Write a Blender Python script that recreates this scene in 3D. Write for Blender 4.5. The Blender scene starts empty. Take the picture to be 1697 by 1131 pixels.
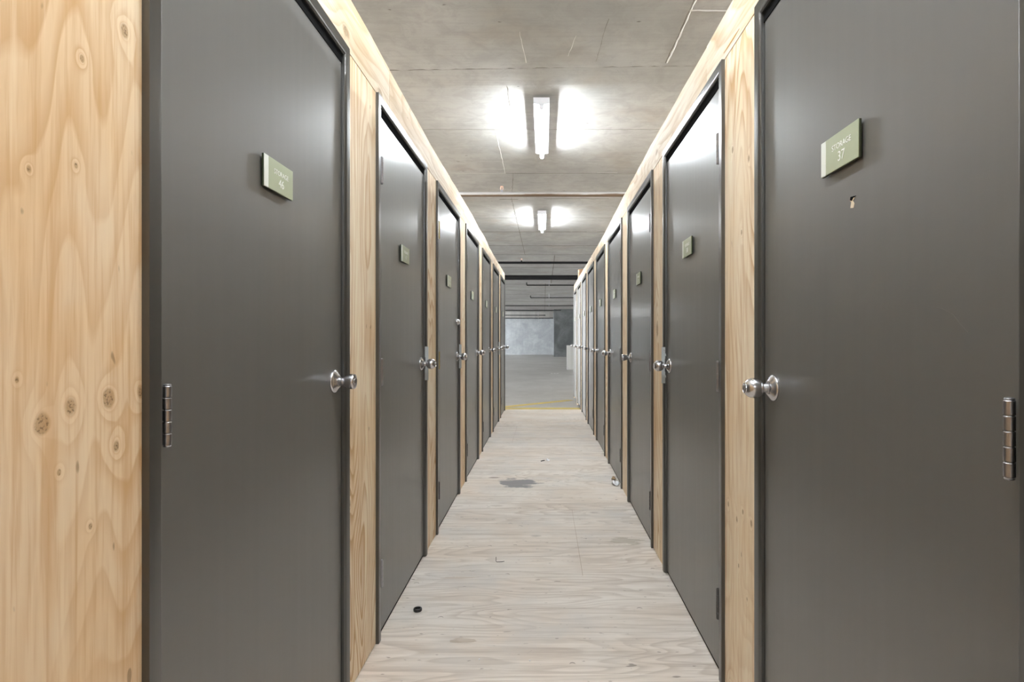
import bpy, bmesh, math, random
from mathutils import Matrix, Vector
random.seed(7)
C = bpy.context.scene.collection
scn = bpy.context.scene
F, VX, VY, EYE = 950.0, 901.5, 562.0, 1.14          # focal length in px, vanishing point, eye height

# ------------------------------------------------------------------ camera, world, exposure
cam = bpy.data.cameras.new('camera'); co = bpy.data.objects.new('camera', cam); C.objects.link(co)
co.location = (0, 0, EYE); co.rotation_euler = (math.pi/2, 0, 0)
cam.sensor_width = 36; cam.lens = F/1697*36
cam.shift_x = -(VX-848.5)/1697; cam.shift_y = -(565.5-VY)/1697
cam.clip_start = 0.02; scn.camera = co
w = bpy.data.worlds.new('world'); scn.world = w; w.use_nodes = True
bg = w.node_tree.nodes['Background']; bg.inputs[0].default_value = (1.0, 1.0, 1.0, 1); bg.inputs[1].default_value = 6.0
scn.view_settings.view_transform = 'Standard'; scn.view_settings.look = 'None'
scn.view_settings.exposure = 1.72; scn.view_settings.gamma = 1.0; scn.view_settings.use_curve_mapping = False
TUBE = 102.0                                            # emission of a fluorescent tube

# ------------------------------------------------------------------ node helpers
def new_mat(name):
    m = bpy.data.materials.new(name); m.use_nodes = True
    nt = m.node_tree; return m, nt, nt.nodes['Principled BSDF']
class G:
    def __init__(s, nt): s.nt = nt; s.n = nt.nodes; s.l = nt.links
    def put(s, sock, v):
        if v is None: return
        if hasattr(v, 'is_linked') or isinstance(v, bpy.types.NodeSocket): s.l.new(v, sock)
        else: sock.default_value = v
    def math(s, op, a, b=None, c=None, clamp=False):
        n = s.n.new('ShaderNodeMath'); n.operation = op; n.use_clamp = clamp
        for i, v in enumerate((a, b, c)): s.put(n.inputs[i], v)
        return n.outputs[0]
    def vec(s, x, y, z=0.0):
        n = s.n.new('ShaderNodeCombineXYZ')
        for i, v in enumerate((x, y, z)): s.put(n.inputs[i], v)
        return n.outputs[0]
    def noise(s, v, scale=1.0, detail=3.0, rough=0.5, dist=0.0):
        n = s.n.new('ShaderNodeTexNoise'); s.put(n.inputs['Vector'], v)
        n.inputs['Scale'].default_value = scale; n.inputs['Detail'].default_value = detail
        n.inputs['Roughness'].default_value = rough; n.inputs['Distortion'].default_value = dist
        return n.outputs[0]
    def ramp(s, f, stops):
        n = s.n.new('ShaderNodeValToRGB'); s.put(n.inputs[0], f); e = n.color_ramp.elements
        while len(e) < len(stops): e.new(0.5)
        for i, (p, c) in enumerate(stops):
            e[i].position = p; e[i].color = (c, c, c, 1) if not isinstance(c, tuple) else (*c, 1)
        return n.outputs[0]
    def mix(s, f, a, b, mode='MIX'):
        n = s.n.new('ShaderNodeMix'); n.data_type = 'RGBA'; n.blend_type = mode
        s.put(n.inputs[0], f)
        for k, v in ((6, a), (7, b)):
            if isinstance(v, tuple): n.inputs[k].default_value = (*v, 1)
            else: s.l.new(v, n.inputs[k])
        return n.outputs[2]
    def bump(s, h, strength, dist, bsdf):
        n = s.n.new('ShaderNodeBump'); n.inputs['Strength'].default_value = strength
        n.inputs['Distance'].default_value = dist; s.l.new(h, n.inputs['Height']); s.l.new(n.outputs[0], bsdf.inputs['Normal'])
    def coords(s):
        t = s.n.new('ShaderNodeTexCoord'); x = s.n.new('ShaderNodeSeparateXYZ'); s.l.new(t.outputs['Object'], x.inputs[0])
        return x.outputs
    def step(s, v, a, b):                             # smooth a->b gives 0->1
        n = s.n.new('ShaderNodeMapRange'); n.interpolation_type = 'SMOOTHSTEP'; s.put(n.inputs[0], v)
        n.inputs[1].default_value = a; n.inputs[2].default_value = b; return n.outputs[0]

def plywood(name, along, across, pale, tan, late, knots=(), seed=0.0, rings=15.0, ring_amt=0.6, specks=True, stains=(), auto_knots=0.62, rough=0.62, grey=None):
    m, nt, b = new_mat(name); g = G(nt); xyz = g.coords()
    a = xyz['XYZ'.index(along)]; c = xyz['XYZ'.index(across)]
    oi = g.n.new('ShaderNodeObjectInfo')
    sd = g.math('ADD', g.math('MULTIPLY', oi.outputs['Object Index'], 3.71), seed)
    t = g.noise(g.vec(g.math('MULTIPLY', c, 2.6), g.math('MULTIPLY', a, 0.55), sd), 1.0, 2.0, 0.45, 0.25)
    t2 = g.noise(g.vec(g.math('MULTIPLY', c, 9.0), g.math('MULTIPLY', a, 1.6), sd), 1.0, 2.0, 0.5)
    t = g.math('ADD', t, g.math('MULTIPLY', t2, 0.07))
    # scattered knots
    vn = g.n.new('ShaderNodeTexVoronoi'); vn.voronoi_dimensions = '3D'; vn.inputs['Scale'].default_value = 1.0
    wob = g.noise(g.vec(c, a, sd), 26.0, 2.0)
    vv = g.vec(g.math('ADD', g.math('MULTIPLY', c, 4.2), g.math('MULTIPLY', wob, .05)), g.math('MULTIPLY', a, 2.5), sd)
    g.l.new(vv, vn.inputs['Vector'])
    sep = g.n.new('ShaderNodeSeparateColor'); g.l.new(vn.outputs['Color'], sep.inputs[0])
    on = g.math('GREATER_THAN', sep.outputs[0], auto_knots)
    big = g.math('ADD', g.math('MULTIPLY', sep.outputs[1], 0.07), 0.05)
    kd = g.math('DIVIDE', vn.outputs['Distance'], big)
    kd = g.math('ADD', kd, g.math('MULTIPLY', g.math('SUBTRACT', 1.0, on), 50.0))
    for (ka, kc, r) in knots:
        da = g.math('MULTIPLY', g.math('SUBTRACT', a, ka), 0.72/r)
        dc = g.math('DIVIDE', g.math('SUBTRACT', c, kc), r)
        d = g.math('SQRT', g.math('ADD', g.math('MULTIPLY', da, da), g.math('MULTIPLY', dc, dc)))
        d = g.math('ADD', d, g.math('MULTIPLY', g.math('SUBTRACT', wob, .5), 1.3))
        kd = g.math('MINIMUM', kd, d)
    flow = g.math('EXPONENT', g.math('MULTIPLY', kd, -0.8))
    t = g.math('ADD', t, g.math('MULTIPLY', flow, 0.12))
    ph = g.math('FRACT', g.math('MULTIPLY', t, rings))
    ring = g.ramp(ph, [(0.0, 0.0), (0.45, 0.12), (0.80, 0.85), (0.90, 1.0), (1.0, 0.0)])
    amp = g.step(g.noise(g.vec(g.math('MULTIPLY', c, 1.7), g.math('MULTIPLY', a, 1.1), sd), 1.3, 2.0), 0.32, 0.66)
    fib = g.noise(g.vec(g.math('MULTIPLY', c, 150.0), g.math('MULTIPLY', a, 5.0), sd), 1.0, 3.0, 0.6)
    strk = g.noise(g.vec(g.math('MULTIPLY', c, 34.0), g.math('MULTIPLY', a, 1.4), sd), 1.0, 4.0, 0.65, 0.3)
    blot = g.noise(g.vec(g.math('MULTIPLY', c, 2.2), g.math('MULTIPLY', a, 1.3), sd), 1.4, 4.0, 0.6)
    col = g.mix(g.step(blot, 0.35, 0.66), pale, tan)
    col = g.mix(g.math('MULTIPLY', g.math('MULTIPLY', ring, ring_amt), g.math('ADD', g.math('MULTIPLY', amp, .8), .2)), col, late)
    col = g.mix(g.math('MULTIPLY', g.step(fib, 0.48, 0.72), 0.42), col, late)
    col = g.mix(g.math('MULTIPLY', g.step(strk, 0.48, 0.70), 0.55), col, late)
    col = g.mix(g.math('MULTIPLY', g.math('SUBTRACT', 1.0, g.step(strk, 0.32, 0.46)), 0.45), col, tuple(min(.9, v*1.12) for v in pale))
    if grey:
        gn = g.noise(g.vec(c, a, sd), 2.6, 5.0, 0.6)
        col = g.mix(g.math('MULTIPLY', g.step(gn, 0.45, 0.72), 0.55), col, grey)
    if grey:
        sp = g.noise(g.vec(g.math('MULTIPLY', c, 75.0), g.math('MULTIPLY', a, 24.0), sd), 1.0, 2.0)
        col = g.mix(g.math('MULTIPLY', g.step(sp, 0.70, 0.76), 0.55), col, tuple(v*0.42 for v in late))
    if specks:
        sp = g.noise(g.vec(g.math('MULTIPLY', c, 42.0), g.math('MULTIPLY', a, 15.0), sd), 1.0, 1.0)
        col = g.mix(g.math('MULTIPLY', g.step(sp, 0.765, 0.80), 0.6), col, tuple(v*0.38 for v in late))
    halo = g.math('MULTIPLY', g.math('SUBTRACT', g.step(kd, 0.9, 1.35), g.step(kd, 1.35, 2.8)), 0.20)
    col = g.mix(halo, col, tuple(min(1, v*1.12) for v in pale))
    col = g.mix(g.math('MULTIPLY', g.math('SUBTRACT', 1.0, g.step(kd, 0.55, 1.25)), 0.62), col, tuple(v*.66 for v in late))
    grit = g.noise(g.vec(c, a, sd), 260.0, 2.0)
    col = g.mix(g.math('MULTIPLY', g.math('MULTIPLY', g.math('SUBTRACT', 1.0, g.step(kd, 0.6, 0.95)), g.step(grit, .5, .62)), .6), col, tuple(v*.2 for v in late))
    for (sa, sc, ra, rc, colr, amt) in stains:
        da = g.math('DIVIDE', g.math('SUBTRACT', a, sa), ra); dc = g.math('DIVIDE', g.math('SUBTRACT', c, sc), rc)
        d = g.math('SQRT', g.math('ADD', g.math('MULTIPLY', da, da), g.math('MULTIPLY', dc, dc)))
        nn = g.noise(g.vec(g.math('MULTIPLY', c, 22.0), g.math('MULTIPLY', a, 7.0), sc*9), 1.0, 4.0, 0.6)
        d = g.math('ADD', d, g.math('MULTIPLY', g.math('SUBTRACT', nn, .5), 2.2))
        col = g.mix(g.math('MULTIPLY', g.math('SUBTRACT', 1.0, g.step(d, .72, .86)), amt), col, colr)
    g.l.new(col, b.inputs['Base Color']); b.inputs['Roughness'].default_value = rough
    b.inputs['Specular IOR Level'].default_value = 0.35
    h = g.math('ADD', g.math('MULTIPLY', fib, 0.6), g.math('MULTIPLY', ring, 0.25))
    g.bump(h, 0.12, 0.002, b)
    return m

def paint(name, colr, rough=0.33, spec=0.5, streak=True):
    m, nt, b = new_mat(name); g = G(nt); xyz = g.coords()
    n = g.noise(g.vec(xyz[0], xyz[1], xyz[2]), 9.0, 4.0, 0.6)
    g.l.new(g.mix(g.math('MULTIPLY', n, 0.35), colr, tuple(v*1.18 for v in colr)), b.inputs['Base Color'])
    b.inputs['Specular IOR Level'].default_value = .5; b.inputs['IOR'].default_value = 1.5+.5*spec
    if streak:
        st = g.noise(g.vec(g.math('MULTIPLY', xyz[0], 34.0), g.math('MULTIPLY', xyz[1], 1.2), xyz[2]), 1.0, 3.0)
        rr = g.math('ADD', g.math('MULTIPLY', st, 0.10), rough-0.05); g.l.new(rr, b.inputs['Roughness'])
        pe = g.noise(g.vec(xyz[0], xyz[1], xyz[2]), 230.0, 2.0)
        g.bump(g.math('ADD', g.math('MULTIPLY', pe, 0.25), g.math('MULTIPLY', st, .5)), 0.10, 0.0015, b)
    else: b.inputs['Roughness'].default_value = rough
    return m

def concrete(name, c1, c2, stain, sx=0.5, sy=9.0, rough=0.8, cracks=0.0, axes=(0, 1), spec=.4, mott=.22):
    m, nt, b = new_mat(name); g = G(nt); xyz = g.coords(); X = xyz[axes[0]]; Y = xyz[axes[1]]
    big = g.noise(g.vec(X, Y, 3.0), 0.8, 4.0, 0.6, 0.4)
    lines = g.noise(g.vec(g.math('MULTIPLY', X, sx*3), g.math('MULTIPLY', Y, sy*4), 1.0), 1.0, 4.0, 0.65)
    fine = g.noise(g.vec(X, Y, 9.0), 30.0, 4.0, 0.7)
    col = g.mix(g.step(big, .35, .65), c1, c2)
    st = g.noise(g.vec(X, Y, 7.0), 1.7, 3.0, 0.55)
    col = g.mix(g.math('MULTIPLY', g.step(st, .52, .75), .5), col, stain)
    col = g.mix(g.math('MULTIPLY', g.step(lines, .42, .72), .17), col, tuple(v*.62 for v in c1))
    col = g.mix(g.math('MULTIPLY', g.step(fine, .55, .75), .22), col, tuple(v*.55 for v in c1))
    md = g.noise(g.vec(X, Y, 4.0), 6.0, 5.0, 0.65, 0.6)
    col = g.mix(g.math('MULTIPLY', g.step(md, .40, .66), mott), col, tuple(v*.66 for v in c1))
    sp = g.noise(g.vec(g.math('MULTIPLY', X, 9.0), g.math('MULTIPLY', Y, 16.0), 5.0), 1.0, 2.0)
    col = g.mix(g.math('MULTIPLY', g.step(sp, .735, .77), .75), col, tuple(v*.3 for v in stain))
    g.l.new(col, b.inputs['Base Color']); b.inputs['Roughness'].default_value = rough
    b.inputs['Specular IOR Level'].default_value = spec
    g.bump(g.math('ADD', fine, lines), 0.25, 0.004, b)
    return m

def simple(name, colr, rough=0.5, metal=0.0, emit=None):
    m, nt, b = new_mat(name); g = G(nt); xyz = g.coords()
    n = g.noise(g.vec(xyz[0], xyz[1], xyz[2]), 40.0, 3.0, 0.6)
    g.l.new(g.mix(g.math('MULTIPLY', n, 0.4), colr, tuple(v*0.8 for v in colr)), b.inputs['Base Color'])
    b.inputs['Roughness'].default_value = rough; b.inputs['Metallic'].default_value = metal
    if emit:
        b.inputs['Emission Color'].default_value = (*emit[0], 1); b.inputs['Emission Strength'].default_value = emit[1]
    return m

def pz(px, py, X):                                     # point on a vertical wall at |x| = X -> (depth, height)
    d = X*F/abs(px-VX); return d, EYE+(VY-py)*d/F
def gp(px, py, z=0.0):                                 # point on the floor
    d = F*(EYE-z)/(py-VY); return (px-VX)*d/F, d

WL, WR = 0.628, 0.596
PALE, TAN, LATE = (.70, .56, .40), (.64, .475, .30), (.46, .27, .125)
kn = lambda L, X: [(pz(px, py, X)[1], pz(px, py, X)[0], r) for px, py, r in L]
M = {}
M['sheet'] = plywood('plywood_sheet', 'Z', 'Y', (.82, .67, .48), (.79, .585, .36), (.58, .34, .145),
    knots=kn([(207, 52, .009), (117, 672, .010), (180, 660, .010), (70, 704, .010), (193, 739, .007), (136, 97, .004), (48, 280, .003), (126, 275, .003), (233, 650, .008), (150, 873, .003), (98, 784, .003), (28, 630, .003)], WL), seed=2.3, rings=38, ring_amt=.68, auto_knots=.97)
M['strip'] = plywood('plywood_strip', 'Z', 'Y', (.87, .76, .59), (.83, .66, .45), (.54, .32, .14),
    knots=kn([(1221, 860, .008), (1231, 849, .006), (1245, 868, .008), (1224, 938, .006), (1238, 994, .006), (1207, 836, .007), (1214, 248, .008), (1241, 262, .008), (1229, 385, .006)], WR), seed=.7, rings=34, ring_amt=1.0, auto_knots=.55)
M['header'] = plywood('plywood_header', 'Y', 'Z', (.70, .62, .50), (.62, .495, .34), (.44, .30, .17), seed=5.1, rings=18, ring_amt=.8, auto_knots=.6)
st = []
for (px, py, ra, rc, cc, am) in [(858, 801, .20, .17, (.17, .17, .18), .85), (1035, 897, .12, .06, (.36, .32, .25), .6), (800, 733, .16, .10, (.42, .39, .34), .5), (770, 1062, .06, .02, (.33, .25, .17), .5), (760, 958, .10, .02, (.40, .30, .21), .4)]:
    X, Y = gp(px, py); st.append((X, Y, ra, rc, cc, am))
M['floor'] = plywood('plywood_floor', 'X', 'Y', (.70, .65, .59), (.66, .58, .50), (.40, .33, .27), seed=9.4, rings=36, ring_amt=.52, stains=st, auto_knots=.80, rough=.7, grey=(.52, .50, .475))
M['edge'] = simple('plywood_edge', (.36, .25, .15), .8)
M['timber'] = plywood('timber', 'Z', 'X', (.30, .18, .10), (.26, .14, .075), (.16, .08, .04), seed=1.1)
M['door'] = paint('door_paint', (.046, .045, .040), .52, 1.8)
dp = M['door'].node_tree.nodes['Principled BSDF']; dp.inputs['Coat Weight'].default_value = .5; dp.inputs['Coat Roughness'].default_value = .22
M['frame'] = paint('frame_paint', (.030, .0295, .026), .30, .9, False)
M['ceil'] = concrete('ceiling_concrete', (.285, .285, .275), (.37, .368, .355), (.27, .235, .195), mott=.30)
M['garage_floor'] = concrete('garage_floor_concrete', (.36, .355, .34), (.44, .435, .42), (.30, .295, .28), rough=.45, spec=.5)
M['garage_wall'] = concrete('garage_wall_concrete', (.32, .345, .365), (.41, .44, .46), (.24, .265, .285), 3.0, .12, axes=(0, 2))
M['dark_wall'] = concrete('dark_concrete', (.040, .046, .047), (.085, .092, .093), (.03, .033, .034), 1.0, .5, axes=(0, 2))
M['crack'] = simple('joint_dark', (.10, .085, .07), .9)
M['fin'] = simple('joint_pale', (.46, .45, .43), .9)
M['steel'] = simple('satin_steel', (.60, .60, .62), .24, 1.0)
M['hinge'] = simple('hinge_steel', (.36, .36, .38), .36, 1.0)
M['zinc'] = simple('hinge_zinc', (.40, .40, .43), .30, 1.0)
M['brass'] = simple('hinge_brass', (.62, .52, .24), .32, 1.0)
M['hinge_dark'] = simple('hinge_dark', (.09, .09, .09), .4, .8)
M['guard'] = simple('zinc_plate', (.62, .66, .67), .35, .4)
M['green'] = simple('sign_green', (.37, .415, .275), .30)
M['strip_white'] = simple('sign_white', (.74, .78, .72), .3)
M['sign_back'] = simple('sign_back', (.035, .045, .02), .3)
M['letters'] = simple('sign_lettering', (.86, .88, .85), .4)
M['housing'] = simple('white_enamel', (.58, .59, .62), .35)
M['tube'] = simple('lit_tube', (.9, .9, .9), .5, 0, ((.90, .955, 1.0), TUBE))
M['tube_cool'] = simple('lit_tube_cool', (.9, .9, .9), .5, 0, ((.93, .97, 1.0), TUBE*1.05))
M['tube_mid'] = simple('lit_tube_storage', (.9, .9, .9), .5, 0, ((.92, .965, 1.0), TUBE*1.7))
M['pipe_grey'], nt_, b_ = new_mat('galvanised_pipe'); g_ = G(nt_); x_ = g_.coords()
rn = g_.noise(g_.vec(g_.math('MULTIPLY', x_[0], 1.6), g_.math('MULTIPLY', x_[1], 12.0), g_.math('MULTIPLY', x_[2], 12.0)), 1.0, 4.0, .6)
rs = g_.step(g_.math('ADD', g_.math('MULTIPLY', x_[2], -22.0), g_.math('MULTIPLY', rn, 1.2)), .55, .95)   # rust stains over the underside, also painting in its shade
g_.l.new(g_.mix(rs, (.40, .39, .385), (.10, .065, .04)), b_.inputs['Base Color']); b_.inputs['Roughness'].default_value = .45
M['pipe_dark'] = simple('dark_pipe', (.008, .008, .009), .5)
M['pipe_dark'].node_tree.nodes['Principled BSDF'].inputs['Specular IOR Level'].default_value = .2
M['yellow'] = concrete('yellow_paint', (.58, .44, .12), (.50, .40, .14), (.38, .34, .22), rough=.6)
M['white_mark'] = simple('white_paint', (.72, .72, .70), .6)
M['rubber'] = simple('black_rubber', (.012, .012, .012), .35)
M['paper'] = simple('white_paper', (.86, .86, .88), .7)
M['cork'] = simple('tan_scrap', (.36, .25, .14), .8)
M['rust'] = simple('dark_nail', (.05, .04, .035), .5, .6)
M['black'] = simple('keyway_black', (.01, .01, .01), .5)
M['copper'] = simple('sprinkler_bronze', (.70, .46, .36), .35, .7)
M['black'].node_tree.nodes['Principled BSDF'].inputs['Specular IOR Level'].default_value = 0.0
M['scuff'] = simple('scuff', (.15, .145, .135), .6)
M['chip'] = simple('chip_wood', (.75, .64, .48), .8)

# ------------------------------------------------------------------ mesh helpers
class MB:
    def __init__(s): s.v = []; s.f = []; s.m = []; s.sm = []
    def add(s, vs, fs, mi=0, smooth=False):
        k = len(s.v); s.v += [tuple(p) for p in vs]
        for f in fs: s.f.append(tuple(k+i for i in f)); s.m.append(mi); s.sm.append(smooth)
    def box(s, x0, x1, y0, y1, z0, z1, mi=0):
        v = [(x, y, z) for x in (x0, x1) for y in (y0, y1) for z in (z0, z1)]
        s.add(v, [(0, 1, 3, 2), (4, 6, 7, 5), (0, 4, 5, 1), (2, 3, 7, 6), (0, 2, 6, 4), (1, 5, 7, 3)], mi)
    def lathe(s, prof, o=(0, 0, 0), axis='z', n=32, mi=0, caps=True):
        vs = []
        for (r, h) in prof:
            for i in range(n):
                a = 2*math.pi*i/n; c_, s_ = r*math.cos(a), r*math.sin(a)
                p = {'z': (c_, s_, h), 'x': (h, c_, s_), 'y': (s_, h, c_)}[axis]
                vs.append((o[0]+p[0], o[1]+p[1], o[2]+p[2]))
        fs = []
        for j in range(len(prof)-1):
            for i in range(n): fs.append((j*n+i, j*n+(i+1) % n, (j+1)*n+(i+1) % n, (j+1)*n+i))
        s.add(vs, fs, mi, True)
        if caps:
            k = len(s.v)-len(vs)
            s.f.append(tuple(k+i for i in reversed(range(n)))); s.m.append(mi); s.sm.append(False)
            s.f.append(tuple(k+(len(prof)-1)*n+i for i in range(n))); s.m.append(mi); s.sm.append(False)
    def prism(s, poly, a, b, plane='xy', mi=0):         # polygon in a plane, extruded a..b along the third axis
        n = len(poly)
        def P(u, v, t): return {'xy': (u, v, t), 'xz': (u, t, v), 'yz': (t, u, v)}[plane]
        vs = [P(u, v, a) for u, v in poly]+[P(u, v, b) for u, v in poly]
        s.add(vs, [tuple(reversed(range(n))), tuple(range(n, 2*n))]+[(i, (i+1) % n, n+(i+1) % n, n+i) for i in range(n)], mi)
    def tube(s, pts, r, n=10, mi=0):
        pts = [Vector(p) for p in pts]; rings = []
        for i, p in enumerate(pts):
            d = (pts[min(i+1, len(pts)-1)]-pts[max(i-1, 0)]).normalized()
            u = d.orthogonal().normalized(); q = d.cross(u)
            if rings:
                u = (prevu-d*prevu.dot(d)).normalized(); q = d.cross(u)
            prevu = u; rings.append([p+(u*math.cos(2*math.pi*k/n)+q*math.sin(2*math.pi*k/n))*r for k in range(n)])
        vs = [v for rg in rings for v in rg]; fs = []
        for j in range(len(rings)-1):
            for i in range(n): fs.append((j*n+i, j*n+(i+1) % n, (j+1)*n+(i+1) % n, (j+1)*n+i))
        fs += [tuple(reversed(range(n))), tuple((len(rings)-1)*n+i for i in range(n))]
        s.add(vs, fs, mi, True)
    def mesh(s, name, mats):
        me = bpy.data.meshes.new(name); me.from_pydata(s.v, [], s.f)
        for m in mats: me.materials.append(m)
        me.polygons.foreach_set('material_index', s.m); me.polygons.foreach_set('use_smooth', s.sm)
        bm = bmesh.new(); bm.from_mesh(me); bmesh.ops.recalc_face_normals(bm, faces=bm.faces[:]); bm.to_mesh(me); bm.free()
        me.set_sharp_from_angle(angle=math.radians(38)); me.update(); return me
def obj(name, data, parent=None, bevel=0.0, seg=2, loc=None):
    o = bpy.data.objects.new(name, data); C.objects.link(o)
    if parent: o.parent = parent
    if loc is not None: o.location = loc
    if bevel:
        b = o.modifiers.new('edge', 'BEVEL'); b.width = bevel; b.segments = seg; b.limit_method = 'ANGLE'; b.angle_limit = 0.6
        b.harden_normals = False
    return o
def ml(*k): return [M[i] for i in k]
def empty(name, mat=None, loc=None):
    o = bpy.data.objects.new(name, None); C.objects.link(o); o.empty_display_size = .1
    if mat is not None: o.matrix_world = mat
    if loc is not None: o.location = loc
    return o
def tag(o, label=None, cat=None, group=None, kind=None):
    if label: o['label'] = label
    if cat: o['category'] = cat
    if group: o['group'] = group
    if kind: o['kind'] = kind
    return o

# ------------------------------------------------------------------ where the doors stand (near edge, far edge of each frame)
LEFT = [(.895, 1.820), (2.138, 3.032), (3.33, 4.235), (4.565, 5.457), (5.785, 6.68), (7.01, 7.91), (8.23, 9.12)]
RIGHT = [(.676, 1.592), (1.887, 2.825), (3.118, 4.03), (4.35, 5.26), (5.56, 6.47), (6.80, 7.71), (8.03, 8.94), (9.22, 10.13), (10.40, 11.32)]
H = 2.061; DL, DR = .630, .598; REC = .014              # frame height, door planes, recess of the door behind the casing
GROUND = -0.03; CZ = EYE+1.945; CN = EYE+1.985; LZ = EYE+1.915

# ------------------------------------------------------------------ large structure
def floor():
    mb = MB(); g = .0009
    rows = [-2.55+1.2*i for i in range(0, 12)]
    rows = [-3.0, -2.12, -.90, .32, 1.54, 2.757, 3.83, 5.05, 6.27, 7.49, 8.71, 9.25]
    for i in range(len(rows)-1):
        cuts = [-1.0, 1.0] if i != 5 else [-1.0, .187, 1.0]
        if i in (2, 8): cuts = [-1.0, -.35, 1.0]
        for k in range(len(cuts)-1):
            mb.box(cuts[k]+g, cuts[k+1]-g, rows[i]+g, rows[i+1]-g, GROUND+.001, 0)
    mb.box(-.99, .99, -2.99, 9.24, GROUND+.0005, -.004, 1)
    for (px, py) in [(772.4, 907), (810.8, 906), (853.3, 904.8), (1082, 944), (948.7, 1102), (840.5, 953), (809.9, 841.6), (861, 843), (818, 862), (845.5, 869), (862, 873), (908, 830), (927, 837.7), (908, 794), (925, 799.5), (917, 805), (994, 827), (1045.5, 868.7), (982, 778.6), (730, 1025), (1060, 1010), (690, 968)]:
        X, Y = gp(px, py); r = .0105+.003*random.random(); vs = []; n = 10; a0 = random.uniform(-.3, .3)
        for k in range(n+1):
            a = math.radians(15+150*k/n)+a0; t = .0016*math.sin(math.pi*k/n)+.0003
            vs += [(X+(r-t)*math.cos(a), Y+(r-t)*math.sin(a)*1.0, .0004), (X+(r+t)*math.cos(a), Y+(r+t)*math.sin(a), .0004)]
        mb.add(vs, [(2*k, 2*k+1, 2*k+3, 2*k+2) for k in range(n)], 2)
    return obj('floor', mb.mesh('floor', ml('floor', 'edge', 'crack')))
tag(floor(), 'pale greyish plywood floor sheets down the middle of the corridor', 'floor', kind='structure')

mb = MB(); mb.box(-16, 16, -12, 42.4, GROUND-.3, GROUND)
for (a, b) in [((-3.0, 9.62), (3.0, 9.62)), ]:
    mb.box(a[0], b[0], 9.50, 9.74, GROUND, GROUND+.002, 1)
p0, p1 = Vector((-.75, 9.78)), Vector((.52, 10.95)); dd = (p1-p0).normalized(); nn = Vector((-dd.y, dd.x))*.085
mb.prism([tuple(p0-nn), tuple(p1-nn), tuple(p1+nn), tuple(p0+nn)], GROUND, GROUND+.0025, mi=1)
for px in (914.5, 919.3, 924):
    X, Y = gp(px, 619.3, GROUND); mb.box(X-.035, X+.035, Y-.12, Y+.12, GROUND, GROUND+.002, 2)
tag(obj('ground', mb.mesh('ground', ml('garage_floor', 'yellow', 'white_mark'))), 'grey concrete garage floor beyond the plywood, with yellow lines', 'floor', kind='structure')

# concrete ceiling: higher near slab, a sloping lip, the lower slab beyond; joints are fins and cracks in its surface
mb = MB()
def lip(x): return 4.21-.033*x
xs = [-16, -3, -1.2, 1.2, 3, 16]; vs = []
for x in xs:
    e = lip(max(-3, min(3, x)))
    vs += [(x, -12, CN), (x, e-.02, CN), (x, e, CN-.004), (x, e+.17, CZ+.002), (x, e+.19, CZ), (x, 42.4, CZ), (x, 42.4, CZ+.35), (x, -12, CZ+.35)]
fs = []
for i in range(len(xs)-1):
    for j in range(8): fs.append((i*8+j, i*8+(j+1) % 8, (i+1)*8+(j+1) % 8, (i+1)*8+j))
fs += [tuple(range(8)), tuple((len(xs)-1)*8+j for j in reversed(range(8)))]
mb.add(vs, fs, 0)
def joint(pts, wdt, z, mi, hgt=.002):
    out = []; rnd = random.Random(int(pts[0][0]*100+pts[0][1]*10+7))
    dense = []
    for (a, b) in zip(pts[:-1], pts[1:]):
        n = max(2, int((Vector(b)-Vector(a)).length/.05))
        dense += [Vector(a).lerp(Vector(b), k/n) for k in range(n)]
    dense.append(Vector(pts[-1]))
    d = (dense[-1]-dense[0]).normalized(); nn = Vector((-d.y, d.x)); vs = []
    for p in dense:
        q = p+nn*rnd.uniform(-.004, .004); ww = wdt*rnd.uniform(.35, 1.2)/2
        vs += [(*(q-nn*ww), z), (*(q+nn*ww), z), (*q, z-hgt)]
    fs = []
    for k in range(len(dense)-1):
        a = 3*k; fs += [(a, a+2, a+5, a+3), (a+2, a+1, a+4, a+5)]
    mb.add(vs, fs, mi)
Zc, Zn = CZ-.0003, CN-.0003
joint([(-.284, 4.40), (-.283, 5.32)], .006, Zc, 1); joint([(-.452, 5.32), (-.455, 6.72)], .007, Zc, 2)
joint([(-.36, 6.72), (-.45, 8.0)], .006, Zc, 1); joint([(-.45, 8.0), (-.437, 13.3)], .010, Zc, 1)
joint([(-6, 5.32), (6, 5.32)], .003, Zc, 1); joint([(-6, 6.73), (-.45, 6.73)], .007, Zc, 2); joint([(.62, 6.70), (.86, 6.70)], .008, Zc, 2)
joint([(-.45, 6.73), (6, 6.73)], .003, Zc, 1); joint([(-.62, 7.99), (-.36, 7.99)], .02, Zc, 1); joint([(0, 7.95), (.9, 7.95)], .008, Zc, 1)
joint([(-6, 9.2), (6, 9.2)], .004, Zc, 1); joint([(.3, 10.4), (1.0, 10.4)], .014, Zc, 2)
for yy in (10.4, 11.95, 13.2, 14.4, 15.6, 18, 20.4, 22.8, 25.2, 27.6, 30, 32.4, 34.8, 37.2): joint([(-6, yy), (6, yy)], .012+.001*yy, Zc, 1, .004)
for (a, b) in ((13.3, 20), (20, 42)): joint([(.25-.2*(a > 15), a), (.25-.2*(a > 15), b)], .02, Zc, 1)
joint([(.893, 3.0), (.885, 4.12)], .013, Zn, 2, .003); joint([(.88, 3.46), (1.25, 3.46)], .012, Zn, 2, .005)
joint([(.882, 3.0), (.875, 4.12)], .005, Zn, 1, .001)
joint([(-3, lip(-3)-.012), (3, lip(3)-.012)], .010, Zn, 1); joint([(.40, 3.55), (.37, 4.1)], .003, Zn, 1, .001)
joint([(.21, 3.75), (.17, 4.02)], .006, Zn, 2, .001); joint([(-.16, 3.7), (-.13, 4.12)], .006, Zn, 2, .001)
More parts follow.
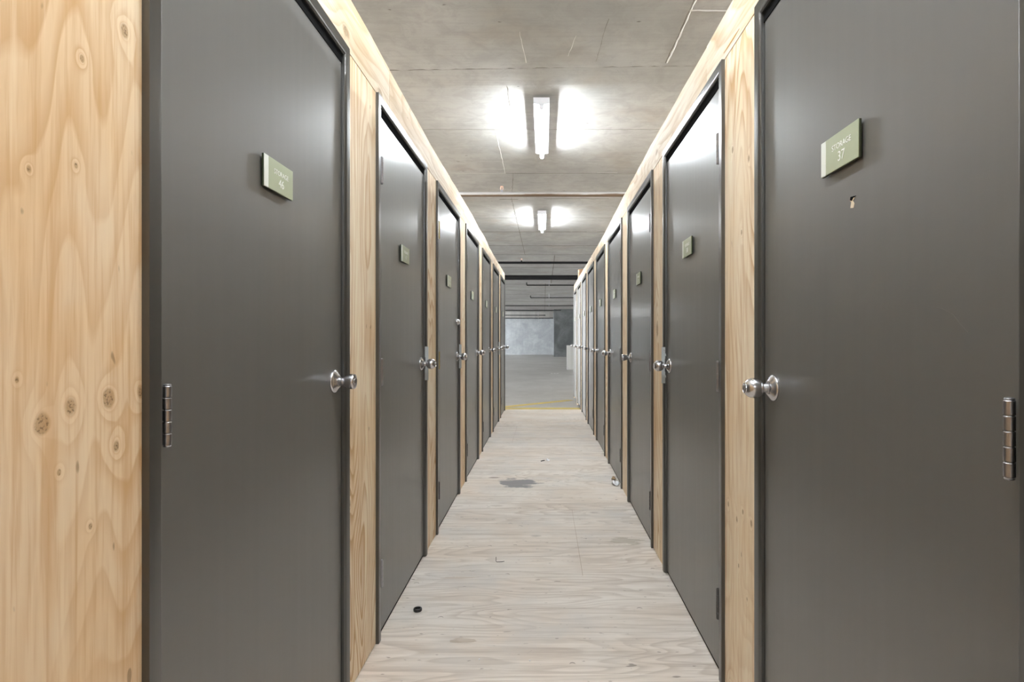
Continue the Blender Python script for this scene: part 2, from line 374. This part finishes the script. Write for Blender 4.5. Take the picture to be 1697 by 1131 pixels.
tag(obj('ceiling', mb.mesh('ceiling', ml('ceil', 'crack', 'fin'))), 'bare stained concrete slab ceiling with board joints', 'ceiling', kind='structure')

def wall(name, label, box, mat):
    mb = MB(); mb.box(*box); o = obj(name, mb.mesh(name, ml(mat))); tag(o, label, 'wall', kind='structure'); return o
wall('wall_far', 'smooth bluish concrete wall at the far end of the garage', (-16, 16, 42.1, 42.4, GROUND, CZ), 'garage_wall')
wall('wall_far_right', 'dark mottled concrete wall block standing before the far garage wall', (.66, 9, 37.7, 38.5, GROUND, CZ), 'dark_wall')
wall('wall_low', 'low concrete wall on the garage floor just past the right-hand doors', (.87, 5.5, 21.8, 22.1, GROUND, .89), 'ceil')
wall('wall_back', 'concrete wall behind the corridor', (-16, 16, -12.3, -12, GROUND, CN), 'garage_wall')
mb = MB(); mb.box(-16, .66, 41.2, 41.6, 2.62, CZ); tag(obj('trim_1', mb.mesh('trim_1', ml('ceil'))), 'concrete beam under the ceiling at the far wall', 'beam', kind='structure')

# plywood partitions
def interp(tab, y):
    if y <= tab[0][0]: return tab[0][1]
    for (a, b) in zip(tab[:-1], tab[1:]):
        if y <= b[0]: return a[1]+(b[1]-a[1])*(y-a[0])/(b[0]-a[0])
    return tab[-1][1]
TOPL = [(-3, 1.10), (1.4, 1.10), (1.87, 1.105), (2.83, 1.082), (3.25, 1.076), (4.24, 1.083), (5.0, 1.085), (5.6, 1.072), (6.1, 1.082), (6.6, 1.05), (7.0, 1.047), (9.3, 1.042)]
TOPR = [(-3, 1.07), (1.8, 1.068), (3.18, 1.080), (4.38, 1.068), (5.1, 1.05), (5.72, 1.036), (8, 1.044), (9.6, 1.058), (11.5, 1.064)]
def panel(name, s, W, y0, y1, z0, z1, mat, root, idx, top=None):
    th = .018; mb = MB(); rnd = random.Random(idx)
    if top is None:
        mb.box(min(s*W, s*(W+th)), max(s*W, s*(W+th)), y0, y1, z0, z1)
    else:
        n = max(2, int((y1-y0)/.12)); vs = []
        for k in range(n+1):
            y = y0+(y1-y0)*k/n; zt = EYE+interp(top, y)+rnd.uniform(-.0025, .0025)
            vs += [(s*W, y, z0), (s*W, y, zt), (s*(W+th), y, zt), (s*(W+th), y, z0)]
        fs = []
        for k in range(n):
            for j in range(4): fs.append((4*k+j, 4*k+(j+1) % 4, 4*k+4+(j+1) % 4, 4*k+4+j))
        fs += [(0, 1, 2, 3), (4*n+3, 4*n+2, 4*n+1, 4*n)]
        mb.add(vs, fs)
    o = obj(name, mb.mesh(name, ml(mat)), root); o.pass_index = idx; return o
def partition(s, W, doors, top, end, name, label):
    root = empty(name, loc=(0, 0, 0)); tag(root, label, 'wall', kind='structure'); k = 1 if s < 0 else 20
    ov = .012
    panel('plywood_sheet', s, W, -3.0, doors[0][0]+ov, .003, 2.0595, 'sheet', root, 0 if s < 0 else 31)
    for (a, b) in zip(doors[:-1], doors[1:]):
        z0 = .003 if a[1] < 9.0 else GROUND
        panel('plywood_strip', s, W, a[1]-ov, b[0]+ov, z0, 2.0595, 'strip', root, k); k += 1
    z0 = GROUND+.001
    panel('plywood_strip', s, W, doors[-1][1]-ov, end, z0 if end > 9.3 else .003, 2.0595, 'strip', root, k); k += 1
    y = -3.0; cuts = [-3.0, -.3, 2.33 if s < 0 else 2.10, 4.77, 7.21, end] if s < 0 else [-3.0, -.35, 2.10, 4.54, 6.98, 9.42, end]
    cuts = [-3.0]+[c for c in cuts[1:]]
    for (a, b) in zip(cuts[:-1], cuts[1:]):
        panel('plywood_header', s, W, a+.0008, b-.0008, 2.0640, 0, 'header', root, k, top); k += 1
    # storage units behind: end walls, back wall, divisions, plus lid added to block light
    def bx(nm, x0, x1, y0, y1, z0, z1, mat='strip'):
        mb = MB(); mb.box(min(s*x0, s*x1), max(s*x0, s*x1), y0, y1, z0, z1); o = obj(nm, mb.mesh(nm, ml(mat)), root); o.pass_index = 40; return o
    bx('end_panel', W+.018, 2.5, end-.018, end, GROUND+.001, 2.17)
    bx('end_panel', W+.018, 2.5, -3.0, -2.982, GROUND+.001, 2.17)
    bx('back_panel', 2.5, 2.518, -3.0, end, GROUND+.001, 2.17)
    bx('lid_panel', W+.0185, 2.5, -2.98, end-.02, 2.15, 2.168)  # out of view, put in so the door gaps stay dark
    for (a, b) in zip(doors[:-1], doors[1:]):
        bx('divider', W+.12, 2.49, (a[1]+b[0])/2-.009, (a[1]+b[0])/2+.009, .003, 2.149)
    return root
pl = partition(-1, WL, LEFT, TOPL, 9.165, 'wall_left', 'plywood storage partition along the left side of the corridor')
pr = partition(1, WR, RIGHT, TOPR, 11.43, 'wall_right', 'plywood storage partition along the right side of the corridor')
d0, z0_ = pz(1199.5, 67.7, WR); d1, z1_ = pz(1225.6, 67.7, WR); zc = 2.087
mb = MB(); mb.prism([(d1, zc-.0005), (d1+.05, zc-.0028), (d0-.03, zc-.002), (d0, zc), (d0-.03, zc+.002), (d1+.05, zc+.0028)], WR-.0012, WR+.001, 'yz')
obj('wood_sliver', mb.mesh('wood_sliver', [simple('orange_wood', (.62, .34, .10), .6)]), pr)['label'] = 'orange wooden patch let into the header panel'

# ------------------------------------------------------------------ doors
PROF = [(0, -.012), (0, REC), (.0275, REC), (.0300, REC-.0008), (.0345, REC-.0060), (.0358, REC-.0062), (.0360, REC-.0075), (.0360, -.046), (.052, -.046), (.052, -.09), (.016, -.09), (.016, -.012)]
def frame_mesh(wd):
    mb = MB(); n = len(PROF); vs = []
    for (u, v) in PROF: vs.append((u, .0005, v))
    for (u, v) in PROF: vs.append((u, H-u, v))
    for (u, v) in PROF: vs.append((wd-u, H-u, v))
    for (u, v) in PROF: vs.append((wd-u, .0005, v))
    fs = []
    for j in range(3):
        for i in range(n): fs.append((j*n+i, j*n+(i+1) % n, (j+1)*n+(i+1) % n, (j+1)*n+i))
    fs += [tuple(range(n)), tuple(3*n+i for i in reversed(range(n)))]
    mb.add(vs, fs); return mb.mesh('door_frame', ml('frame'))
def slab_mesh(wd):
    mb = MB(); mb.box(.0400, wd-.0400, .0140, H-.062, -.044, 0); return mb.mesh('door_panel', ml('door'))
def gap_shade_mesh(wd):  # black strips that stand for the shade in the door gaps
    mb = MB(); g = .0355; zf = -.0025
    mb.box(g, wd-g, H-.063, H-.0352, -.045, .0020); mb.box(g, .0402, .012, H-.0352, -.045, zf); mb.box(wd-.0402, wd-g, .012, H-.0352, -.045, zf)
    mb.box(g, wd-g, .0012, .0145, -.045, -.004)
    return mb.mesh('door_seal', ml('black'))
def hinge_mesh(mat):
    mb = MB(); L = .098; r = .0066
    cuts = [0, .2, .4, .6, .8, 1.0]
    for a, b in zip(cuts[:-1], cuts[1:]):
        z0 = -L/2+a*L+.0005; z1 = -L/2+b*L-.0005
        mb.lathe([(r-.0008, z0), (r, z0+.0008), (r, z1-.0008), (r-.0008, z1)], axis='y', n=20)
    mb.lathe([(r*.8, -L/2), (r*.8, L/2)], axis='y', n=16)
    for sg in (-1, 1): mb.lathe([(.0052, sg*L/2), (.0060, sg*(L/2+.0012)), (.0052, sg*(L/2+.0026)), (.002, sg*(L/2+.0034))], axis='y', n=20)
    return mb.mesh('hinge', ml(mat))
def ball_mesh():
    mb = MB()
    p = [(.0120, .016), (.0120, .024), (.0105, .028), (.0110, .031), (.0150, .0335)]
    for k in range(3, 17):
        a = math.pi*k/18; p.append((.0265*math.sin(a)**.92, .0525-.0262*math.cos(a)*.98))
    p = [q for q in p if q[1] < .0755 or q[0] > .013]; p += [(.0135, .0772), (.0118, .0776), (.0112, .0762)]
    mb.lathe(p, n=40); return mb.mesh('ball', ml('steel'))
def tulip_mesh():
    mb = MB()
    mb.lathe([(.0135, .014), (.0130, .022), (.0125, .026), (.0142, .029), (.0165, .034), (.0195, .041), (.0222, .049), (.0232, .055), (.0230, .0595), (.0215, .0625), (.0190, .0632), (.0182, .0620), (.0125, .0620)], n=40)
    return mb.mesh('tulip', ml('steel'))
def rose_mesh():
    mb = MB(); mb.lathe([(.0345, 0), (.0350, .002), (.0342, .0045), (.0315, .0070), (.0262, .0100), (.0205, .0140), (.0170, .0165), (.0120, .0172)], n=44); return mb.mesh('rose', ml('steel'))
def key_mesh(h):
    mb = MB(); mb.lathe([(.0095, h-.003), (.0095, h+.001), (.0085, h+.0018)], n=24)
    mb.box(-.0008, .0008, -.0042, .0042, h+.0016, h+.0021, 1); return mb.mesh('key_cylinder', ml('steel', 'black'))
def guard_mesh():
    mb = MB()                                          # plate flange standing out from the frame, notched round the knob
    mb.prism([(.001, -.088), (.0255, -.088), (.0255, .088), (.001, .088), (.001, .040), (.010, .030), (.010, -.030), (.001, -.040)], -.001, .001, 'xy')
    for z in (-.060, .045): mb.prism([(.004, z), (.022, z), (.020, z+.012), (.006, z+.012)], -.0045, .0, 'xy')
    for z in (-.076, .076): mb.lathe([(.0045, 0), (.0045, -.002), (.0025, -.0035)], (.0125, z, -.001), 'z', 14)
    me = mb.mesh('latch_guard', ml('guard'))
    return me
MESH = dict(hinge=hinge_mesh('hinge'), zinc=hinge_mesh('zinc'), brass=hinge_mesh('brass'), dark=hinge_mesh('hinge_dark'),
    ball=ball_mesh(), tulip=tulip_mesh(), rose=rose_mesh(), key_ball=key_mesh(.0765), key_tulip=key_mesh(.062), guard=guard_mesh())

def text_mesh(body, size, name):
    cu = bpy.data.curves.new(name, 'FONT'); cu.body = body; cu.size = size; cu.align_x = 'CENTER'; cu.align_y = 'CENTER'; cu.extrude = .0003; cu.space_character = 1.02
    t = bpy.data.objects.new(name, cu); C.objects.link(t)
    dg = bpy.context.evaluated_depsgraph_get(); dg.update()
    me = bpy.data.meshes.new_from_object(t.evaluated_get(dg)); bpy.data.objects.remove(t); bpy.data.curves.remove(cu)
    me.name = name; me.materials.clear(); me.materials.append(M['letters']); return me

def local(s, D, y0, y1, u=0.0, z=0.0, out=0.0):
    if s < 0: R = Matrix(((0, 0, 1), (1, 0, 0), (0, 1, 0))); o = Vector((-D+out, y0+u, z))
    else: R = Matrix(((0, 0, -1), (-1, 0, 0), (0, 1, 0))); o = Vector((D-out, y1-u, z))
    return Matrix.Translation(o) @ R.to_4x4()

mb = MB(); mb.box(-.0725, .0725, -.0365, .0365, .003, .0075, 0); mb.box(-.050, .050, -.022, .022, .0002, .0032, 0); SB = mb.mesh('backing', ml('sign_back'))
mb = MB(); mb.box(-.0520, .0722, -.0362, .0362, .0072, .0092); SF = mb.mesh('face', ml('green'))
mb = MB(); mb.box(-.0722, -.0524, -.0362, .0362, .0072, .0092); SW = mb.mesh('side_strip', ml('strip_white'))
WORD = text_mesh('STORAGE', .0165, 'word')
def add_sign(s, D, y0, y1, num, label, group=None):
    c = (y1-y0)/2-.012
    r = empty('number_sign', local(s, D, y0, y1, c, 1.5175, 0.0)); tag(r, label, 'sign', group)
    obj('backing', SB, r, .0006); obj('face', SF, r, .0008, 3); obj('side_strip', SW, r, .0008, 3)
    obj('word', WORD, r, loc=(.010, .0095, .0093)); obj('number', text_mesh(str(num), .0275, 'number'), r, loc=(.010, -.0132, .0093))

ORD = ['first', 'second', 'third', 'fourth', 'fifth', 'sixth', 'seventh', 'eighth', 'ninth']
def add_door(n, s, D, y0, y1, i, knob, hinges, guard=False, bolt=False, num=0):
    side = 'left' if s < 0 else 'right'; wd = y1-y0
    extra = {(-1, 0): 'with the STORAGE 46 sign and a flared silver knob', (1, 0): 'with the STORAGE 37 sign and a chipped spot under it',
             (-1, 2): 'with brass hinges and a deadbolt'}.get((s, i), 'counted from the camera')
    last = (s < 0 and i == 6) or (s > 0 and i == 8)
    lab = f'dark grey painted storage door, {ORD[i]} in the {side} wall' if not last else f'dark grey painted storage door, last and farthest in the {side} wall'
    if (s, i) in ((-1, 0), (1, 0), (-1, 2)): lab = f'dark grey storage door {ORD[i]} in the {side} wall, {extra}'
    r = empty(f'door_{n}', local(s, D, y0, y1)); tag(r, lab, 'door', kind='structure')
    obj('door_frame', frame_mesh(wd), r); obj('door_panel', slab_mesh(wd), r, .0016, 2); obj('door_seal', gap_shade_mesh(wd), r)['label'] = 'black seal in the gap round the door'
    hu = .0475 if s < 0 else wd-.0475; ku = wd-.100 if s < 0 else .100
    for z, kind in zip((1.782, 1.014, .246), hinges):
        h = obj('hinge', MESH[kind], r, loc=(hu, z, .0105))
        if kind == 'brass': h['label'] = 'brass hinge'
    k = obj('door_knob', MESH[knob], r, loc=(ku, 1.012, 0)); obj('rose', MESH['rose'], k); obj('key_cylinder', MESH['key_'+knob], k)
    if guard:
        m = Matrix.Translation((wd-.034 if s < 0 else .034, 1.012, REC-.014)) @ Matrix.Rotation(-math.pi/2 if s < 0 else -math.pi/2, 4, 'Y')
        gobj = obj('latch_guard', MESH['guard'], r); gobj.matrix_local = m; gobj['label'] = 'notched zinc plate beside the knob'
    if bolt:
        mb = MB(); mb.lathe([(.0235, 0), (.0240, .004), (.0200, .012), (.0165, .022), (.0158, .026), (.0120, .027)], n=32)
        mb.lathe([(.0085, .026), (.0085, .0275)], n=20); mb.box(-.003, .003, -.024, -.006, .010, .026)
        obj('deadbolt', mb.mesh('deadbolt', ml('steel')), r, loc=(ku, 1.262, 0))
    if i == 0:
        sc = [(1546, 509), (1562, 512), (1580, 522), (1592, 538), (1604, 551)] if s > 0 else [(411, 757), (418, 751), (428, 748)]
        pts = [((y1-pz(px, py, D)[0]) if s > 0 else (pz(px, py, D)[0]-y0), pz(px, py, D)[1], .0001) for px, py in sc]
        mb = MB(); mb.tube(pts, .00022, 6); obj('scratch', mb.mesh('scratch', ml('scuff')), r)['label'] = 'thin pale scratch in the paint'
    if s > 0 and i == 0:
        dd, zz = pz(1413, 336, D); cx = y1-dd
        mb = MB(); P = [(cx+.008, zz+.008), (cx-.006, zz+.011), (cx-.009, zz+.006), (cx-.004, zz+.002), (cx-.007, zz-.009), (cx+.004, zz-.011), (cx+.007, zz-.003), (cx+.0015, zz+.003)]
        mb.prism(P, 0.0, .0007); mb.prism([(cx+.012, zz+.0105), (cx-.006, zz+.0125), (cx-.008, zz+.006), (cx-.002, zz+.004), (cx+.004, zz+.0085)], .0, .0011, mi=1)
        obj('paint_chip', mb.mesh('paint_chip', ml('chip', 'black')), r)['label'] = 'small torn chip showing pale wood'
    if i == 0: sl = 'sage green STORAGE 46 sign on the nearest left-hand door' if s < 0 else 'sage green STORAGE 37 sign above the small chip in the nearest right-hand door'
    else: sl = f'small pale green number sign on the {ORD[i]} door in the {side} wall' if not last else f'tiny pale green number sign on the farthest door in the {side} wall'
    add_sign(s, D, y0, y1, num, sl, 'number signs on the storage doors')
Hs = ('zinc', 'hinge', 'dark')
lt = ['tulip', 'ball', 'ball', 'ball', 'ball', 'ball', 'ball']
for i, (a, b) in enumerate(LEFT):
    add_door(i+1, -1, DL, a, b, i, lt[i], ('brass', 'brass', 'dark') if i == 2 else (('zinc', 'zinc', 'zinc') if i == 1 else Hs), i in (1, 2, 5), i == 2, 46+i)
rt = ['ball', 'ball', 'tulip', 'ball', 'ball', 'tulip', 'ball', 'ball', 'ball']
for i, (a, b) in enumerate(RIGHT):
    add_door(i+8, 1, DR, a, b, i, rt[i], Hs if i else ('zinc', 'hinge', 'hinge'), i == 1, False, 37+i)

# ------------------------------------------------------------------ ceiling lights
def lamp_meshes(cool):
    L = 1.22; T = 'tube_cool' if cool else 'tube'
    mb = MB(); mb.prism([(-.064, 0), (.064, 0), (.064, -.047), (.058, -.050), (.026, -.055), (-.026, -.055), (-.058, -.050), (-.064, -.047)], 0, L, 'xz')
    for hy in (.22, 1.0): mb.lathe([(.012, -.002), (.012, .0295)], (0, hy, 0), n=12)
    hs = mb.mesh('housing', ml('housing'))
    mb = MB(); mb.prism([(-.020, -.045), (.020, -.045), (.016, -.080), (.012, -.098), (-.012, -.098), (-.016, -.080)], 0, .018, 'xz')
    hd = mb.mesh('lamp_holder', ml('housing'))
    mb = MB(); mb.lathe([(.012, .012), (.0155, .018), (.0160, .030), (.0160, L-.030), (.0155, L-.018), (.012, L-.012)], axis='y', n=20)
    return hs, hd, mb.mesh('tube', ml(T))
LM = {False: lamp_meshes(False), True: lamp_meshes(True), 'mid': lamp_meshes(False)}
LM['mid'] = (LM['mid'][0], LM['mid'][1], LM['mid'][2].copy()); LM['mid'][2].materials[0] = M['tube_mid']
def add_lamp(x, y, z, label, cool=False, group='fluorescent ceiling lights'):
    r = empty('strip_light', loc=(x, y, z-.0005)); tag(r, label, 'ceiling light', group)
    hs, hd, tb = LM[cool]
    obj('housing', hs, r, .002)
    obj('lamp_holder', hd, r, loc=(0, .001, 0)); obj('lamp_holder', hd, r, loc=(0, 1.201, 0))
    obj('tube', tb, r, loc=(0, 0, -.092))
    return r
add_lamp(-.020, 4.54, LZ, 'lit fluorescent strip light on the ceiling, the larger and nearer one')
add_lamp(-.030, 8.55, LZ, 'lit fluorescent strip light on the ceiling, smaller one beyond the pipe')
add_lamp(0, .45, LZ, 'lit fluorescent strip light on the ceiling overhead of the viewer')  # out of view; carries the row on and adds fill light
add_lamp(0, -3.6, LZ, 'lit fluorescent strip light on the ceiling behind the viewer')  # also out of view, added for fill light
for (x, y) in ((-4.3, 1.2), (4.3, 1.2), (-4.3, 6.2), (4.3, 6.2), (-4.3, -3.5), (4.3, -3.5)):  # unseen lamps added above the units as even fill
    add_lamp(x, y, LZ, f"lit strip light above the {'left' if x < 0 else 'right'} storage units, {({-3.5: 'behind the viewer', 1.2: 'level with the nearest door', 6.2: 'level with the fifth door'})[y]}", 'mid', 'ceiling lights over the storage units')
for (x, y) in ((-4.6, 14), (4.6, 14), (-4.6, 24), (-4.8, 31), (-5.2, 37.5), (-5.2, 39.8)):  # unseen lamps added to brighten the garage
    add_lamp(x, y, LZ, f"lit strip light over the garage floor, {'left' if x < 0 else 'right'} bay, {({14: 'just past the storage rows', 24: 'by the branch pipes', 31: 'by the cross pipes', 37.5: 'before the far wall', 39.8: 'against the far wall'})[y]}", True, 'garage lights behind the storage rows')

# ------------------------------------------------------------------ pipes
def sprinkler(parent, x, y, z0, label, k=1.0, dark=False):
    r = empty('sprinkler_head'); r.parent = parent; r.location = Vector((x, y, z0))-parent.location; r['label'] = label
    mb = MB(); mb.lathe([(.016*k, 0), (.016*k, .022*k), (.012*k, .024*k), (.012*k, .034*k)], n=16); obj('collar', mb.mesh('collar', ml('pipe_dark' if dark else 'zinc')), r)
    mb = MB()
    for sx in (-1, 1): mb.tube([(sx*.010*k, 0, .032*k), (sx*.019*k, 0, .048*k), (sx*.014*k, 0, .064*k), (0, 0, .072*k)], .0032*k, 8)
    mb.lathe([(.004*k, .032*k), (.003*k, .070*k)], n=8); obj('frame_arms', mb.mesh('frame_arms', ml('copper')), r)
    mb = MB(); n = 12; P = []
    for i in range(2*n): a = math.pi*i/n; rr = (.021 if i % 2 else .015)*k; P.append((rr*math.cos(a), rr*math.sin(a)))
    mb.prism(P, .071*k, .074*k); obj('deflector', mb.mesh('deflector', ml('copper')), r)
    return r
def pipe(name, x0, x1, y, z, rad, mat, label, group=None, tilt=0.0, joints=(), hang=(), elbow=None):
    r = empty(name, loc=((x0+x1)/2, y, z)); tag(r, label, 'pipe', group); cx = (x0+x1)/2
    mb = MB(); mb.tube([(x0-cx, 0, 0), (x1-cx, tilt, 0)], rad, 24); obj('tube_body', mb.mesh('tube_body', ml(mat)), r)
    for jx in joints:
        mb = MB(); mb.lathe([(rad+.001, -.035), (rad*1.25, -.030), (rad*1.25, .030), (rad+.001, .035)], axis='x', n=24); obj('coupling', mb.mesh('coupling', ml(mat)), r, loc=(jx-cx, 0, 0))
    for hx in hang:
        mb = MB(); mb.lathe([(.005, rad), (.005, CZ-z)], n=8); mb.lathe([(rad+.004, -.012), (rad+.004, .012)], axis='x', n=20); obj('hanger', mb.mesh('hanger', ml('zinc')), r, loc=(hx-cx, 0, 0))
    if elbow:
        mb = MB(); mb.tube([(x0-cx, 0, 0), (x0-cx-.03, 0, .004), (x0-cx-.045, 0, .03), (x0-cx-.045, 0, .09)], rad*1.2, 14); obj('elbow', mb.mesh('elbow', ml(mat)), r)
    return r
def pyz(py, d): return EYE+(VY-py)*d/F
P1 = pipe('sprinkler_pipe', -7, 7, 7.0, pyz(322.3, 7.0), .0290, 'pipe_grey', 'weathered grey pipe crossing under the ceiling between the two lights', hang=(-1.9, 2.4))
sprinkler(P1, (831.5-VX)*7/F, 7.0, pyz(322.3, 7)+.024, 'bronze upright sprinkler head', 1.0)
G2 = 'dark pipes under the garage ceiling'
P2 = pipe('sprinkler_pipe', -7, 7, 13.35, pyz(435.8, 13.35), .0275, 'pipe_dark', 'thin black pipe crossing just beyond the second light', G2, hang=(-2.2, 2.2))
sprinkler(P2, (864.3-VX)*13.35/F, 13.35, pyz(435.8, 13.35)+.024, 'small dark sprinkler head', 1.0, True)
pipe('main_pipe', -7.5, 7.5, 16.3, pyz(460.3, 16.3), .068, 'pipe_dark', 'thickest black pipe crossing over the end of the corridor', G2, hang=(-3, 3))
for (y, px, py, rad, x1, lab) in [(18.9, 875, 473, .018, 7, 'short black branch pipe just beyond the thick black pipe'), (24.7, 881, 493.8, .018, 7, 'black branch pipe, second behind the thick black pipe')]:
    x0 = (px-VX)*y/F; pipe('branch_pipe', x0, x1, y, pyz(py, y), rad, 'pipe_dark', lab, G2, hang=((910-VX)*y/F, 3.0), elbow=True)
pipe('cross_pipe', -6, 6, 30.6, pyz(507, 30.6), .022, 'pipe_dark', 'black pipe spanning above the dark concrete block', G2, hang=(.27,))
x1 = (930-VX)*34.6/F; pipe('cross_pipe', -6, x1, 34.6, pyz(514.3, 34.6), .024, 'pipe_dark', 'black pipe ending at a fitting in front of the dark concrete block', G2, tilt=.3, joints=(x1-.05,), hang=(-3,))
x1 = (904-VX)*38/F; pipe('wall_pipe', -6, x1, 39.6, pyz(522.8, 39.6), .025, 'pipe_dark', 'upper of two thin pipes before the far wall', G2, joints=(x1-.05,), hang=(-3, -.4))
x1 = (918-VX)*40.4/F-.03; pipe('wall_pipe', -6, x1, 40.4, pyz(527.5, 40.4), .022, 'pipe_dark', 'lower of two thin pipes before the far wall', G2, joints=(-.1,), hang=(-3, -.4))

# timber post standing on the right partition
mb = MB(); mb.box(.665, .745, 10.84, 10.88, 2.1685, 2.46); mb.box(.645, .6645, 10.83, 10.89, 2.1685, 2.45, 1)
tag(obj('timber_stud', mb.mesh('timber_stud', ml('timber', 'header'))), 'brown timber stud end sticking up over the far right plywood wall', 'timber')

# ------------------------------------------------------------------ litter
X, Y = gp(692.3, 1013)
mb = MB(); mb.lathe([(.0100, .001), (.0170, .0008), (.0180, .003), (.0172, .0055), (.0182, .008), (.0165, .0118), (.0125, .0125), (.0108, .0105), (.0104, .004)], n=32)
tag(obj('rubber_ring', mb.mesh('rubber_ring', ml('rubber')), loc=(X, Y, 0)), 'small black rubber ring lying on the plywood floor near the left wall', 'rubber ring')
X, Y = gp(1027, 803)
def crumple(name, X, Y, sx, sy, h, mat, seed, n=7):
    rnd = random.Random(seed); vs = []; fs = []
    for i in range(n+1):
        for j in range(n+1):
            u, v = i/n-.5, j/n-.5; k = 1-.5*(abs(u*v)*4)
            z = h*(.25+.75*abs(math.sin(3*u+seed)*math.cos(4*v+seed)))*(1.2-2*max(abs(u), abs(v)))+rnd.uniform(0, h*.15)+.0006
            vs.append((u*sx*k+rnd.uniform(-.02, .02)*sx, v*sy*k+rnd.uniform(-.02, .02)*sy, max(z, .0006)))
    for i in range(n):
        for j in range(n): a = i*(n+1)+j; fs.append((a, a+1, a+n+2, a+n+1))
    mb = MB(); mb.add(vs, fs); o = obj(name, mb.mesh(name, ml(mat)), loc=(X, Y, 0))
    s = o.modifiers.new('thick', 'SOLIDIFY'); s.thickness = .0006; s.offset = 1; return o
tag(crumple('paper_scrap', .562, 4.49, .062, .15, .040, 'paper', 3), 'crumpled white paper scrap against the right wall', 'paper scrap')
tag(crumple('tan_scrap', .566, 4.64, .045, .06, .030, 'cork', 5), 'brown scrap lying just behind the white paper by the right wall', 'scrap')
X, Y = gp(906.5, 764)
tag(crumple('paper_bit', X+.01, Y, .035, .07, .022, 'paper', 9), 'tiny curled white paper bit in the middle of the floor', 'paper scrap')
mb = MB(); mb.tube([(-.02, -.02, .004), (-.005, -.008, .006), (.012, .01, .004)], .0045, 8)
tag(obj('dark_chip', mb.mesh('dark_chip', ml('rust')), loc=(X-.036, Y-.02, .0006)), 'black sliver beside the tiny paper bit mid floor', 'debris')
X, Y = gp(822, 932)
mb = MB(); mb.tube([(0, 0, .026), (0, 0, .0035), (.004, -.004, .002), (.03, -.002, .002), (.042, .004, .002)], .0014, 8)
tag(obj('bent_nail', mb.mesh('bent_nail', ml('rust')), loc=(X, Y, 0)), 'bent dark nail sticking up from the plywood floor', 'nail')
for (px, py, lab) in ((794.5, 1094, 'tiny white crumb on the floor, left of the pair near the camera'), (878, 1096, 'tiny white crumb on the floor, right of the pair near the camera')):
    X, Y = gp(px, py); mb = MB(); mb.lathe([(.001, .0004), (.0026, .001), (.0030, .0022), (.0018, .0038), (.0004, .0042)], n=9)
    tag(obj('white_crumb', mb.mesh('white_crumb', ml('paper')), loc=(X, Y, 0)), lab, 'crumb')
